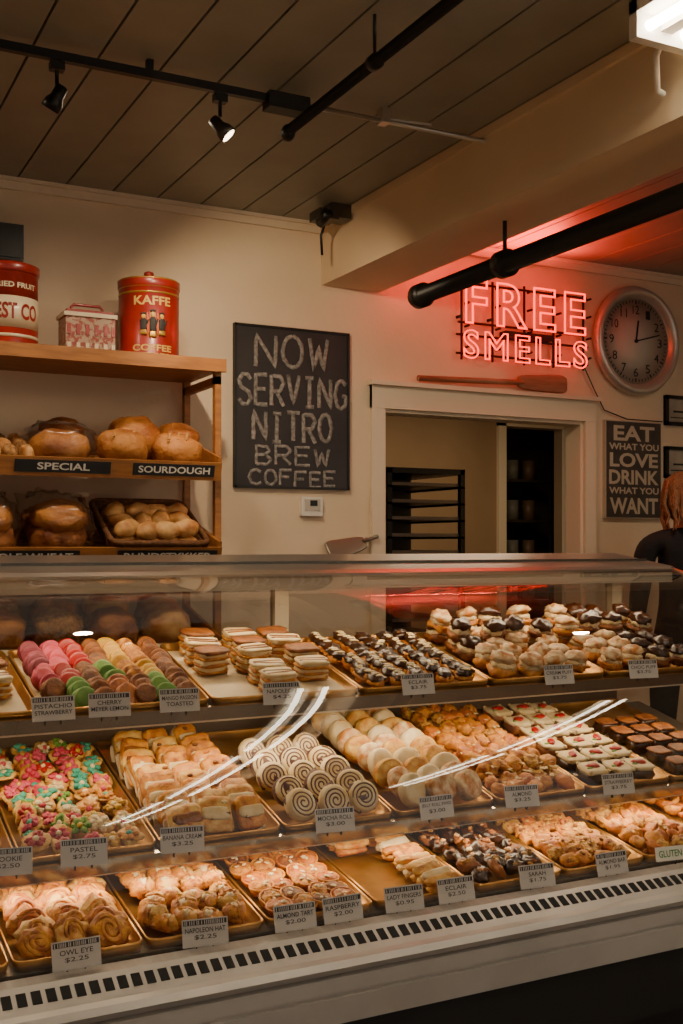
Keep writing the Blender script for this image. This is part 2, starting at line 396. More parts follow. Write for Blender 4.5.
for cx,cy in((1.19,.1),(1.4,.09)):
    for q in(-.035,0,.035): m.add(tube([(cx+q-.02-.62,cy-.05,.122),(cx+q-.62,cy,.137),(cx+q+.02-.62,cy+.05,.13)],.005,6),SH[0],ROLL)
m.obj('sourdough_loaves')
m=MB(); loaf(m,SH[0],.96,.13,.11,.1,.06,CRUST,4); loaf(m,SH[0],1.0,.32,.09,.09,.07,CRUST,9)
for i in range(60):
    a=R.uniform(0,2*PI); r=R.random()**.5*.08; m.add(SPH,SH[0]@T((.96-.62+r*math.cos(a),.12+r*math.sin(a)*.9,.115-r*r*3))@Rz(R.uniform(0,180))@S(.005,.003,.002),OAT)
m.obj('seeded_loaves')
m=MB(); m.add(lump(31,.12,3,.7,.7,24,14),SH[0]@T((.96-.62,.14,.075))@S(.13,.125,.075),BAG); m.obj('plastic_bread_bag')
m=MB()
for i in range(9):
    for j in range(3): loaf(m,SH[0],.36+i*.058,.06+j*.12,.025,.052,.035,[ROLL,SEED][(i+j)%2],i)
m.obj('bread_rolls')
m=MB()
for i,xx in enumerate((.42,.68,.95)):
    loaf(m,SH[1],xx,.14,.11,.12,.055,CRUST2,i+2); loaf(m,SH[1],xx+.01,.3,.11,.1,.06,CRUST2,i+5)
    loaf(m,SH[1],xx,.13,.1,.11,.05,CRUST,i+7,0,.09)
m.obj('dark_rye_loaves')
m=MB()
for i,xx in enumerate((.42,.68,.95)): m.add(lump(i+11,.13,3.5,.6,.6,28,18),SH[1]@T((xx-.62,.2,.1))@S(.125,.19,.095),BAG)
m.obj('plastic_bread_bag')
for k_ in (2,3):
    m=MB()
    for i in range(8): loaf(m,SH[k_],-.1+i*.21,.14,.09,.11,.07,[CRUST,SEED,CRUST2,ROLL][i%4],i+k_); loaf(m,SH[k_],-.08+i*.21,.32,.09,.08,.07,[CRUST,SEED,CRUST2,ROLL][(i+1)%4],i+1)
    m.obj('bread_loaves')
# basket
WICK=mat('wicker','5c3819',.7,col2='7d5028',scale=60,bump=.5)
g=group('bread_basket',(1.31,4.15,1.37)); m=MB(); BM=SH[1]@T((1.31-.62,.19,.025))@Rx(12)
def rr(hx,hy,r,z,n=5):
    out=[]
    for cx,cy,a0 in((hx-r,hy-r,0),(-hx+r,hy-r,90),(-hx+r,-hy+r,180),(hx-r,-hy+r,270)):
        for i in range(n):
            a=math.radians(a0+90*i/(n-1)); out.append((cx+r*math.cos(a),cy+r*math.sin(a),z))
    return out
for i in range(8):
    z=.005+i*.011; e=i*.003; m.add(tube(rr(.168+e,.165+e,.04,z),.0065 if i<7 else .011,6,closed=True),BM,WICK)
m.add(RBOX,BM@S(.165,.16,.006),WICK)
P_=rr(.178,.173,.04,0,5)
for p in P_[::2]: cyl(m,BM@Vector(p),BM@Vector((p[0]*1.1,p[1]*1.1,.085)),.006,WICK,6)
m.obj('basket',g); m=MB()
RLM=[lump(i+50,.1,1.5) for i in range(5)]
for i in range(28):
    xx=-.115+(i%4)*.077; yy=-.115+((i//4)%4)*.078; z=.045+(i//16)*.05
    m.add(RLM[i%5],BM@T((xx+R.uniform(-.012,.012),yy+R.uniform(-.012,.012),z+R.uniform(0,.01)))@Rz(R.uniform(-50,70))@S(.056,.038,.034),ROLL)
m.obj('rolls',g)
# tins
RED=mat('tin_red','981f12',.35,col2='80180d',scale=12,coat=.3); CREAM=mat('tin_cream','cdbb98',.4,coat=.3); GOLD=mat('tin_gold','b08a3c',.35,metal=.6)
def wrap(mb,s,c,r,z,wd,h,mt,ang=-90,off=.03):
    v,f=text_t(s,0,off); v=v.copy(); a=math.radians(ang)+v[:,0]*wd/r
    q=np.stack([c[0]+r*np.cos(a),c[1]+r*np.sin(a),z+v[:,1]*h],1); mb.add((q,f),Matrix(),mt,False)
m=MB(); c0=(1.335,4.25)
m.add(lathe([(.118,0),(.122,.006),(.118,.012),(.118,.29),(.122,.296),(.122,.32),(.118,.326),(.09,.333),(.03,.339),(.012,.341),(.01,.351),(.02,.358),(.018,.368),(.004,.373)],36),T((*c0,2.11)),RED)
for zz in(2.12,2.375,2.40,2.43): m.add(lathe([(.1185,0),(.1235 if zz>2.4 else .1205,.004),(.1185,.008)],36),T((*c0,zz)),GOLD)
TY=mat('tin_yellow','c49a48',.5)
wrap(m,'KAFFE',c0,.1195,2.345,.15,.035,TY,-100); wrap(m,'COFFEE',c0,.1195,2.162,.16,.026,TY,-100); wrap(m,'FINEST BLEND',c0,.1195,2.138,.15,.01,TY,-100)
OR_=mat('tin_orange','a8481c',.4)
for k_ in range(-4,5):
    a=math.radians(-100)+k_*.09; hh=.055*math.sqrt(max(.05,1-(k_/5)**2))
    m.add(SPH,T((c0[0]+.1175*math.cos(a),c0[1]+.1175*math.sin(a),2.25))@Rz(math.degrees(a)+90)@S(.008,.003,hh),OR_)
for dx,hh in((-.036,.9),(.0,1.12),(.036,.95)):
    a=math.radians(-100)+dx/.12; px,py=c0[0]+.121*math.cos(a),c0[1]+.121*math.sin(a)
    FM=T((px,py,2.25))@Rz(math.degrees(a)+90)@S(.8,1,.85*hh)
    m.add(SPH,FM@T((0,0,.042))@S(.011,.004,.013),TY); m.add(RB[0],FM@T((0,0,.0))@S(.015,.004,.03),INK); m.add(RB[1],FM@T((0,0,-.038))@S(.017,.004,.012),GOLD)
    m.add(SPH,FM@T((.016,0,.008))@Ry(25)@S(.005,.004,.02),INK); m.add(SPH,FM@T((0,0,.056))@S(.014,.004,.006),INK)
m.obj('coffee_tin')
m=MB(); c0=(.785,4.25)
m.add(lathe([(.115,0),(.12,.005),(.115,.01),(.115,.085)],36),T((*c0,2.11)),RED); m.add(lathe([(.1155,.085),(.1155,.2)],36),T((*c0,2.11)),CREAM)
m.add(lathe([(.115,.2),(.115,.29),(.12,.295),(.12,.32),(.11,.325),(.105,.32)],36),T((*c0,2.11)),RED)
m.add(lathe([(.1162,.29),(.121,.298),(.121,.322),(.108,.328)],36),T((*c0,2.11)),RED)
m.add(lathe([(.116,0),(.1162,.012)],36),T((*c0,2.16)),CREAM)
wrap(m,'BEST CO',c0,.1165,2.255,.2,.06,RED,-85); wrap(m,'DRIED FRUIT',c0,.1165,2.35,.18,.02,CREAM,-85)
m.obj('shortening_tin')
m=MB(); m.box(.995,1.185,4.2,4.32,2.11,2.285,mat('tin_lattice','a58a70',.4,col2='8c3a2a',scale=75,lo=.47,hi=.53)); m.box(.988,1.192,4.193,4.327,2.27,2.285,CREAM); m.box(1.0,1.18,4.205,4.315,2.285,2.297,RED)
m.box(.99,1.19,4.195,4.325,2.11,2.125,CREAM)
for xx in(1.01,1.045,1.08,1.115,1.15,1.18): m.box(xx-.01,xx+.004,4.196,4.2,2.135,2.17,CREAM); m.box(xx-.01,xx+.004,4.196,4.2,2.2,2.24,RED)
m.add(tube([(1.03,4.26,2.29),(1.03,4.26,2.315),(1.04,4.26,2.325),(1.14,4.26,2.325),(1.15,4.26,2.315),(1.15,4.26,2.29)],.006,8),Matrix(),RED)
m.obj('biscuit_tin')

# ------------------------------------------------ DISPLAY CASE
XL,XR=-.8,3.0
def catmull(P,n=8):
    out=[]
    P=[Vector(p) for p in P]; Q=[2*P[0]-P[1]]+P+[2*P[-1]-P[-2]]
    for i in range(1,len(Q)-2):
        for k in range(n):
            t=k/n; a,b_,c_,d_=Q[i-1],Q[i],Q[i+1],Q[i+2]
            out.append(.5*((2*b_)+(-a+c_)*t+(2*a-5*b_+4*c_-d_)*t*t+(-a+3*b_-3*c_+d_)*t**3))
    out.append(P[-1]); return out
prof=catmull([(2.40,.462),(2.368,.60),(2.40,.79),(2.50,.98),(2.665,1.14),(2.88,1.25),(3.12,1.312)],14)
g=group('display_case',(1.1,2.9,0)); 
n=len(prof)
v=[];f=[]
for i,p in enumerate(prof):
    v+= [[XL+.02,p.x,p.y],[XR-.02,p.x,p.y]]
for i in range(n-1): f.append((2*i,2*i+1,2*i+3,2*i+2))
m=MB(); m.add((np.array(v),f),Matrix(),GLASS); m.obj('curved_front_glass',g)
for xx in(XL,XR):
    m=MB(); pv=[[xx,p.x,p.y] for p in prof]+[[xx,3.42,1.34],[xx,3.42,.47]]
    m.add((np.array(pv),[tuple(range(len(pv)))]),Matrix(),GLASS,False); m.obj('end_glass',g)
    m=MB(); m.add(tube([(xx,p.x,p.y) for p in prof],.007,8),Matrix(),CHROME); m.obj('end_trim',g)
m=MB()
cv=[(3.11,1.300),(3.105,1.312),(3.13,1.322),(3.45,1.368),(3.47,1.36),(3.47,1.33),(3.2,1.295)]
v=[[xx,a,b_] for xx in(XL-.01,XR+.01) for a,b_ in cv]; k=len(cv)
f=[(i,(i+1)%k,k+(i+1)%k,k+i)[::-1] for i in range(k)]+[tuple(range(k)),tuple(range(2*k-1,k-1,-1))]
m.add((np.array(v),f),Matrix(),STEEL,False)
m.box(XL,XR,3.12,3.2,1.275,1.305,mat('canopy_white','b9ac96',.5)); m.box(XL,XR,3.115,3.12,1.262,1.305,MC['canopy_white'])
m.box(XL,XR,3.25,3.255,1.34,1.348,DSTEEL)
m.obj('canopy',g)
LED=mat('led_strip','ffdcae',.4,emis=3)
m=MB(); m.box(XL+.05,XR-.05,3.15,3.17,1.27,1.275,LED); m.obj('canopy_lamp',g)
m=MB()
m.box(XL,XR,2.36,3.45,.08,.27,BLKPL); m.box(XL,XR,2.42,3.45,.0,.08,BLKPL)
m.box(XL,XR,2.44,3.45,.27,.445,DSTEEL); m.box(XL,XR,3.42,3.45,.445,1.07,mat('case_back','5a4a3a',.4,metal=.4))
m.obj('base',g)
m=MB()
fp=[(2.36,.255),(2.335,.265),(2.33,.33),(2.338,.333),(2.338,.34),(2.328,.343),(2.328,.378),(2.345,.385),(2.322,.39),(2.314,.405),(2.322,.42),(2.34,.425),(2.405,.46),(2.44,.465),(2.44,.255)]
k=len(fp); v=[[xx,a,b_] for xx in(XL,XR) for a,b_ in fp]
f=[(i,(i+1)%k,k+(i+1)%k,k+i) for i in range(k)]+[tuple(range(k))[::-1],tuple(range(k,2*k))]
m.add((np.array(v),f),Matrix(),BUMP,False)
SL=mat('slot_black','0b0a09',.8); a=math.degrees(math.atan2(.035,.065))
xx=XL+.03
while xx<XR-.05:
    m.add(BOX,T((xx,2.374,.4438))@Rx(a)@S(.02,.034,.003),SL,False); xx+=.031
m.obj('bumper_rail',g)
DECK=T((0,2.45,.49-.02))@Rx(8); MID=T((0,2.62,.645))@Rx(13); UP=T((0,2.85,.955))@Rx(13)
SHELFM=mat('shelf_steel','6f6353',.4,metal=.7)
m=MB(); m.box(XL+.01,XR-.01,0,.9,-.012,0,SHELFM,DECK); m.obj('deck',g)
for nm,MM,L in(('middle_shelf',MID,.68),('upper_shelf',UP,.53)):
    m=MB(); m.box(XL+.01,XR-.01,0,L,-.012,-.002,SHELFM,MM); m.box(XL+.01,XR-.01,-.012,0,-.03,.008,CHROME,MM)
    m.box(XL+.01,XR-.01,.0,.05,-.04,-.012,WHITE,MM)
    for xx in(XL+.3,.55,1.53,2.46,XR-.1): m.box(xx,xx+.02,.0,L+.05,-.04,-.012,DSTEEL,MM)
    m.obj(nm,g)
    m=MB(); m.box(XL+.05,XR-.05,.012,.038,-.045,-.04,LED,MM); m.obj(nm+'_lamp',g)
m=MB(); FRM=mat('door_frame_alu','b5a58c',.4,metal=.3)
m.box(XL,XR,3.40,3.43,1.05,1.085,FRM).box(XL,XR,3.40,3.43,1.27,1.30,FRM)
for xx in(XL,.1,1.5,2.95): m.box(xx,xx+.05,3.39,3.43,1.05,1.3,FRM)
m.box(.15,1.5,3.41,3.413,1.08,1.28,GLASS2).box(1.55,2.95,3.42,3.423,1.08,1.28,GLASS2).box(XL+.05,.1,3.42,3.423,1.08,1.28,GLASS2)
m.obj('sliding_doors',g)

# ------------------------------------------------ PASTRIES
def deep(h,sat=1.3,val=.86):
    r,g_,b_=[int(h[i:i+2],16)/255 for i in(0,2,4)]; hh,s,v=colorsys.rgb_to_hsv(r,g_,b_)
    r,g_,b_=colorsys.hsv_to_rgb(hh,min(1,s*sat+.03),v*val); return '%02x%02x%02x'%(int(r*255),int(g_*255),int(b_*255))
P=lambda n,a,b_,sc=30,bp=.5,r=.6,**k: mat('pastry_'+n,deep(a),r,col2=deep(b_),scale=sc,bump=bp,**k)
GOLDP=P('golden','bc7a2a','e8b05a',38,coat=.15); PALE=P('pale','eccb88','c48a3c',34); CRM=P('cream','f0e2c4','e2cca0',30,.1)
BRN=P('brown','6a4018','9c682c',30); CHOC=P('chocolate','28160b','402611',20,.2,.3); DUST=P('dusted','f0dfc0','c4883e',40)
ORG=P('orange','aa601a','dc9434',36,coat=.2); PINK=P('pink','c4455c','d07084',30,.1); TEAL=P('teal','3a9080','66b098',30,.1); REDP=P('red','a81c14','c03424',25,.1,.35)
MOCHA=P('mocha','54383a','76584e',30); NUT=P('nutty','94561a','e6be70',65,.8); PAPER=P('paper','e0d2b8','d6c4a4',10,.1); TOAST=P('toast','e2ac54','9e5c18',48)
GRN=P('green','668f44','88aa5c',30,.1); YEL=P('yellow','cfa03c','dcbb5a',30,.1)
def pan(w,L):
    hx,hy=w/2,L/2; n=5
    rings=[rr(hx-.004,hy-.004,.02,0,n),rr(hx,hy,.022,.022,n),rr(hx-.003,hy-.003,.021,.026,n),rr(hx-.006,hy-.006,.02,.022,n),rr(hx-.014,hy-.014,.016,.003,n)]
    v=[p for r_ in rings for p in r_]; c_=4*n; f=[]
    for i in range(4):
        for j in range(c_):
            k=(j+1)%c_; f.append((i*c_+j,i*c_+k,(i+1)*c_+k,(i+1)*c_+j))
    f.append(tuple(4*c_+j for j in range(c_))); f.append(tuple(range(c_))[::-1])
    return np.array(v),f
def spiral(turns=2.3,r0=.12,r1=1,tr=.17,n=44):
    pts=[];rad=[]
    for i in range(n):
        t=i/(n-1); a=t*turns*2*PI; r=r0+(r1-tr-r0)*t; pts.append((r*math.cos(a),r*math.sin(a),0)); rad.append(tr*(1-.3*t))
    return tube(pts,rad,6)
SPI=spiral(); SPI2=spiral(3,.1,1,.08,50)
def crois():
    pts=[];rad=[]
    for i in range(22):
        t=i/21; a=math.radians(200+140*t); pts.append((math.cos(a),math.sin(a)+.5,0)); s=math.sin(PI*t); rad.append(.06+.36*s**.8*(1-.16*((i%4)/3)))
    return tube(pts,rad,10)
CRO=crois()
TART=lathe([(.75,0),(1,.5),(1,.62),(.88,.62),(.84,.5)],20)
J=lambda a: R.uniform(-a,a)
V_=lambda q=.12: S(1+J(q),1+J(q),1+J(q))
def slots(w,L,nx,ny,jit=.004,mg=.025):
    for j in range(ny-1,-1,-1):
        for i in range(nx):
            yield (-w/2+mg+(w-2*mg)*(i+.5)/nx+J(jit*1.5), mg+(L-2*mg)*(j+.5)/ny+J(jit*1.5), i, j)
LM_=lambda: LUMPS[R.randrange(9)]
RBX=lambda: RB[R.randrange(7)]
def f_swirl(m,M,w,L):
    for x,y,i,j in slots(w,L,3,11,.004):
        Q=M@T((x,y,.04))@Rz(J(14))@Rx(48+J(6))@V_(.08)@S(.05,.042,.03)
        m.add(SPI,Q@Rz(J(180)),GOLDP); m.add(LM_(),Q@S(.92,.92,.3),PALE)
        m.add(SPI2,Q@T((0,0,.4))@Rz(J(180)),TOAST)
def f_palm(m,M,w,L):
    for x,y,i,j in slots(w,L,3,13,.004):
        Q=M@T((x,y,.036))@Rz(J(14)+18)@Rx(46+J(8))@V_(.1)
        m.add(LM_(),Q@S(.050,.037,.012),[GOLDP,PALE,TOAST][(i+j)%3]); m.add(SPI,Q@T((0,0,.009))@Rz(J(180))@S(.048,.036,.022),[ORG,GOLDP,TOAST][R.randrange(3)])
def f_hat(m,M,w,L):
    for x,y,i,j in slots(w,L,4,10,.009):
        Q=M@T((x,y,.02+R.random()*.008))@Rz(J(90))@Rx(J(18))@V_(.14)
        m.add(LM_(),Q@S(.033,.031,.015),GOLDP)
        for k in range(3): m.add(LM_(),Q@Rz(120*k+J(20))@T((.02,0,.010))@Ry(-30)@S(.010,.025,.018),[PALE,TOAST,GOLDP][(i+j+k)%3])
        m.add(LM_(),Q@T((0,0,.016))@S(.014,.014,.011),CRM)
def f_tart(m,M,w,L):
    for x,y,i,j in slots(w,L,4,10,.006):
        Q=M@T((x,y,.006))@Rx(J(14)+10)@Ry(J(10))@V_(.08)
        m.add(TART,Q@S(.034,.034,.036),ORG if (i+j)%3==0 else GOLDP); m.add(LM_(),Q@T((0,0,.018))@S(.028,.028,.009),[ORG,TOAST,BRN][R.randrange(3)])
        for k in range(3): m.add(SPH,Q@Rz(J(180))@T((.012,0,.027))@S(.008,.004,.002),CRM)
def f_finger(m,M,w,L):
    for x,y,i,j in slots(w,L,2,17,.002):
        if i==0 and j<8: continue
        for k in range(2): m.add(RBX(),M@T((x+.01,y,.016+k*.018))@Rz(J(10)+6)@Rx(30+J(10))@V_(.1)@S(.052,.013,.009),[PALE,CRM,PALE,TOAST][R.randrange(4)])
def f_florentine(m,M,w,L):
    for x,y,i,j in slots(w,L,4,12,.009):
        Q=M@T((x,y,.02+R.random()*.01))@Rz(J(90))@Rx(30+J(15))@V_(.2)
        m.add(LM_(),Q@S(.032,.026,.014),[CHOC,BRN,CHOC,CHOC][(i+j)%4])
        for k in range(3): m.add(LM_(),Q@T((J(.016),J(.014),.012))@S(.009,.007,.005),[NUT,CHOC,DUST,BRN][R.randrange(4)])
def f_bars(m,M,w,L):
    for x,y,i,j in slots(w,L,4,13,.007):
        Q=M@T((x,y,.02))@Rz(J(26))@Rx(26+J(12))@V_(.18)
        m.add(RBX(),Q@S(.031,.023,.010),[NUT,TOAST,ORG,GOLDP][R.randrange(4)])
        for k in range(4): m.add(LM_(),Q@T((J(.02),J(.015),.01))@S(.007,.005,.004),[PALE,BRN,NUT][k%3])
def f_cookies(m,M,w,L):
    for x,y,i,j in slots(w,L,5,12,.008):
        m.add(LM_(),M@T((x,y,.02+R.random()*.012))@Rz(J(90))@Rx(20+J(14))@V_(.18)@S(.028,.026,.017),[GOLDP,NUT,ORG][R.randrange(3)])
def f_mini(m,M,w,L):
    for x,y,i,j in slots(w,L,4,11,.008):
        m.add(CRO,M@T((x,y,.024+R.random()*.01))@Rz(J(60))@Rx(10)@V_(.12)@S(.032,.032,.042),[GOLDP,ORG][(i+j)%2])
def f_flower(m,M,w,L):
    for x,y,i,j in slots(w,L,5,12,.01):
        c_=[PINK,TEAL,PINK,REDP,PINK,TEAL,CRM,GRN][R.randrange(8)]
        if i>=3 and j<6: c_=[YEL,GOLDP,CRM,TOAST][R.randrange(4)]
        Q=M@T((x,y,.014+R.random()*.018))@Rz(J(40))@Rx(18+J(28))@Ry(J(24))@V_(.18)
        m.add(LM_(),Q@S(.029,.029,.009),PALE)
        for k in range(6): m.add(LM_(),Q@Rz(60*k+J(20))@T((.014+J(.004),0,.010))@S(.011,.008,.007),c_)
        m.add(SPH,Q@T((0,0,.014))@S(.008,.008,.006),[CRM,YEL,TEAL,PINK][R.randrange(4)])
def f_slices(m,M,w,L):
    for x,y,i,j in slots(w,L,3,10,.005):
        if j>=9 : continue
        Q=M@T((x,y,.048))@Rz(J(16))@Rx(46+J(11))@Ry(J(10))@V_(.12)
        m.add(RBX(),Q@S(.043,.045,.010),[TOAST,GOLDP,PALE][R.randrange(3)]); m.add(RBX(),Q@T((0,0,-.013))@S(.042,.044,.007),CRM); m.add(RBX(),Q@T((0,0,-.025))@S(.042,.044,.006),GOLDP)
        m.add(RBX(),Q@T((J(.005),.0,.010))@S(.036,.016,.005),[CRM,BRN,PALE,CRM][R.randrange(4)])
        for k in range(4): m.add(LM_(),Q@T((J(.033),J(.035),.011))@S(.008,.005,.003),[BRN,CRM,ORG][R.randrange(3)])
        m.add(RBOX2,M@T((x,y+.016,.018))@Rz(J(10))@Rx(48)@S(.05,.03,.002),PAPER)
def f_mocha(m,M,w,L):
    for x,y,i,j in slots(w,L,3,7,.005):
        if j>4 : continue
        Q=M@T((x,y,.046))@Rz(J(18))@Rx(50+J(9))@V_(.08)@S(.9)
        m.add(DISC,Q@S(.047,.047,.02),CRM); m.add(SPI2,Q@T((0,0,.019))@Rz(J(180))@S(.045,.045,.03),MOCHA); m.add(LM_(),Q@S(.046,.046,.019),MOCHA); m.add(DISC,Q@S(.050,.050,.013),MOCHA if j%2 else CRM)
def f_jelly(m,M,w,L):
    for x,y,i,j in slots(w,L,3,10,.005):
        Q=M@T((x,y,.052))@Rz(J(16)+10)@Rx(56+J(9))@V_(.1)
        m.add(DISC,Q@S(.048,.046,.019),[DUST,PALE,CRM][R.randrange(3)]); m.add(SPI2,Q@T((0,0,.016))@Rz(J(180))@S(.043,.042,.03),TOAST)
def f_almond(m,M,w,L):
    for x,y,i,j in slots(w,L,5,11,.009):
        for k in range(2 if j>1 else 1): m.add(LM_(),M@T((x+J(.01),y+J(.006),.02+k*.026))@Rz(J(90))@Rx(25+J(18))@V_(.2)@S(.030,.027,.017),[NUT,GOLDP,TOAST,ORG][R.randrange(4)])
        for k in range(3): m.add(SPH,M@T((x+J(.02),y-.01+J(.01),.054))@Rz(J(90))@Rx(J(30))@S(.009,.005,.002),[CRM,PALE][k%2])
def f_straw(m,M,w,L):
    for x,y,i,j in slots(w,L,3,6,.005):
        Q=M@T((x,y,.004))@Rz(J(9))
        m.add(RBX(),Q@T((0,0,.018))@S(.042,.04,.018),CHOC if j<2 else BRN); m.add(RBX(),Q@T((0,0,.037))@S(.041,.039,.008),CRM)
        m.add(LM_(),Q@T((0,0,.046))@Rz(J(40)+30)@S(.024,.013,.007),REDP); m.add(SPH,Q@T((-.022,-.012,.045))@S(.011,.006,.003),GRN)
        for k in range(4): m.add(SPH,Q@Rz(90*k)@T((.034,.032,.042))@S(.007,.007,.005),CRM)
def f_dark(m,M,w,L):
    for x,y,i,j in slots(w,L,3,7,.003):
        if j>4: continue
        m.add(RBX(),M@T((x,y,.022))@Rz(J(7))@S(.038,.03,.02),CHOC); m.add(RBX(),M@T((x,y,.043))@S(.037,.029,.004),BRN)
MACC=[P('maroon','7c2c3c','945060',30,.1)]
def f_maca(m,M,w,L):
    for x,y,i,j in slots(w,L,7,11,.005):
        if i==0 and j<2: continue
        c_=[MACC[0],PINK,REDP,BRN,YEL,TOAST,BRN][i] if j>5 else [PINK,REDP,BRN,GRN,TOAST,YEL,BRN][i] if j>2 else [BRN,GRN,BRN,ORG,BRN,GRN,BRN][i]
        Q=M@T((x,y,.028))@Rz(J(20)+10)@Rx(50+J(16))@V_(.08)@S(.031,.031,.026)
        m.add(DISC,Q@T((0,0,.3))@S(1,1,.32),c_); m.add(DISC,Q@T((0,0,-.3))@S(1,1,.32),c_); m.add(DISC,Q@S(.92,.92,.2),CRM)
def f_napo(m,M,w,L):
    for x,y,i,j in slots(w,L,3,5,.007):
        if (i==0 and j<2) or (i==2 and j==0): continue
        Q=M@T((x,y,.004))@Rz(J(14)); tall=1.05 if j>1 else .85
        for k in range(3):
            m.add(RBX(),Q@T((J(.002),0,(.008+k*.02)*tall))@S(.05,.034,.006),TOAST); m.add(RBX(),Q@T((0,0,(.018+k*.02)*tall))@S(.047,.031,.009),CRM)
        if (i+j)%2 or j<2:
            m.add(RBX(),Q@T((0,0,.066*tall))@S(.05,.034,.006),CRM)
            for q in(-.012,.006): m.add(RBOX2,Q@T((0,q,.0715*tall))@Rz(J(8))@S(.046,.005,.002),BRN)
        else: m.add(RBX(),Q@T((0,0,.066*tall))@S(.05,.034,.007),BRN)
def f_ecl(m,M,w,L):
    for x,y,i,j in slots(w,L,5,8,.006):
        Q=M@T((x,y,.022))@Rz(70+J(25))@V_(.1)
        m.add(LM_(),Q@S(.046,.027,.019),GOLDP); m.add(LM_(),Q@T((0,0,.012))@S(.042,.026,.014),CHOC)
        if R.random()<.5:
            for q in(-.018,.004,.022): m.add(SPH,Q@T((q,J(.006),.025))@Rz(J(30))@S(.006,.014,.004),CRM)
def puff(m,Q,i,ch=False):
    Q=Q@Rz(J(180))@V_(.12)
    m.add(LM_(),Q@T((0,0,.02))@S(.043,.043,.021),GOLDP if not ch else BRN); m.add(DISC,Q@T((0,0,.038))@S(.036,.036,.010),CRM)
    for k in range(7): m.add(LM_(),Q@Rz(51*k)@T((.028,0,.037))@S(.011,.012,.010),CRM)
    m.add(LM_(),Q@T((J(.004),J(.004),.055))@Rx(J(14))@S(.038,.038,.02),CHOC if ch else DUST)
def f_puff(m,M,w,L):
    for x,y,i,j in slots(w,L,4,5,.009): puff(m,M@T((x,y,.004))@Rx(J(10)),i+j,(i==0 and j>1))
    for x,y,i,j in slots(w,L,4,4,.014):
        if j>1: puff(m,M@T((x,y,.05))@Rx(J(14)),i+j+1,R.random()<.45)
def f_puffc(m,M,w,L):
    for x,y,i,j in slots(w,L,4,5,.009): puff(m,M@T((x,y,.004))@Rx(J(10)),i+j,(i>1 or j>3))
    for x,y,i,j in slots(w,L,4,4,.014):
        if j>1: puff(m,M@T((x,y,.05))@Rx(J(14)),i+j+1,i>0)
def tray(name,MM,x0,x1,L,fn,paper=None):
    w=x1-x0-.006; M=MM@T(((x0+x1)/2,.004,0)); g=group(name,M.translation)
    m=MB(); m.add(pan(w,L),M@T((0,L/2,0)),ALU); 
    if paper: m.box(-w/2+.018,w/2-.018,.02,L-.02,.003,.0045,paper,M)
    m.obj('sheet_pan',g)
    m=MB(); fn(m,M@T((0,0,.003)),w,L); m.obj('pastries',g)
dk=[('almond_cookie_tray',f_cookies),('danish_tray',f_swirl),('palmier_tray',f_palm),('napoleon_hat_tray',f_hat),('almond_tart_tray',f_tart),('ladyfinger_tray',f_finger),('florentine_tray',f_florentine),('nut_bar_tray',f_bars),('cookie_tray',f_cookies),('mini_croissant_tray',f_mini)]
for i,(n_,fn) in enumerate(dk):
    x0=-.135+.3*i
    tray(n_,DECK,x0,x0+.3,.66,fn)
md=[('nut_cookie_tray',f_almond),('lemon_bar_tray',f_bars),('flower_cookie_tray',f_flower),('strudel_slice_tray',f_slices),('mocha_roll_tray',f_mocha),('jelly_roll_tray',f_jelly),('almond_pastry_tray',f_almond),('strawberry_square_tray',f_straw),('brownie_tray',f_dark)]
for i,(n_,fn) in enumerate(md):
    x0=-.155+.335*i
    tray(n_,MID,x0,x0+.335,.66,fn)
up=[('cheesecake_tray',f_napo),('macaron_tray',f_maca),('napoleon_tray',f_napo),('eclair_tray',f_ecl),('cream_puff_tray',f_puff),('chocolate_puff_tray',f_puffc)]
for i,(n_,fn) in enumerate(up):
    x0=.15+.462*i
    tray(n_,UP,x0,x0+.462,.5,fn,PAPER if fn in(f_napo,f_maca) else None)
def card(MM,x,lines,wd=.108,col=CARD,ink=INK,z=.03):
    m=MB(); M=T((x,MM.translation.y-.016,MM.translation.z+z))@Rz(J(6)-6)@Rx(-14)
    m.box(-wd/2,wd/2,-.001,.001,-.031,.031,col,M)
    m.box(-wd/2+.003,wd/2-.003,-.0015,-.001,.017,.028,ink,M)
    xx=-wd/2+.006
    while xx<wd/2-.008:
        m.box(xx,xx+.002,-.002,-.0014,.018,.027,col,M); xx+=R.choice([.004,.005,.007])
    for k,s in enumerate(lines): text(m,s,M@T((0,-.0018,.006-k*.016)),min(wd*.88,.0105*len(s)),.011,ink,.01)
    for dx in(-.02,.02): cyl(m,M@Vector((dx,.001,-.02)),Vector((x+dx,MM.translation.y-.012,MM.translation.z-.012)),.0018,BLACK,6)
    m.obj('price_card')
for x,l in((.3,['DANISH','$2.50']),(.60,['OWL EYE','$2.25']),(.90,['NAPOLEON HAT','$2.25']),(1.13,['ALMOND TART','$2.00']),(1.26,['RASPBERRY','$2.00']),(1.436,['LADY FINGERS','$0.95']),(1.593,['ECLAIR','$2.50']),(1.855,['SARAH','$1.75']),(2.117,['ALMOND BAR','$1.95'])): card(DECK,x,l)
for x,l in((.485,['COOKIE','$2.50']),(.66,['PASTEL','$2.75']),(.903,['BANANA CREAM','$3.25']),(1.325,['MOCHA ROLL','$3.00']),(1.64,['JELLY ROLL SWISS','$3.00']),(1.93,['ALMOND','$3.25']),(2.29,['STRAWBERRY','$3.75'])): card(MID,x,l)
for x,l in((.64,['PISTACHIO','STRAWBERRY']),(.785,['CHERRY','MEYER LEMON']),(.975,['MANGO PASSION','TOASTED']),(1.274,['NAPOLEON','$4.25']),(1.72,['ECLAIR','$3.75']),(2.247,['CREAM PUFF','$3.75']),(2.60,['CHOC PUFF','$3.75'])): card(UP,x,l)
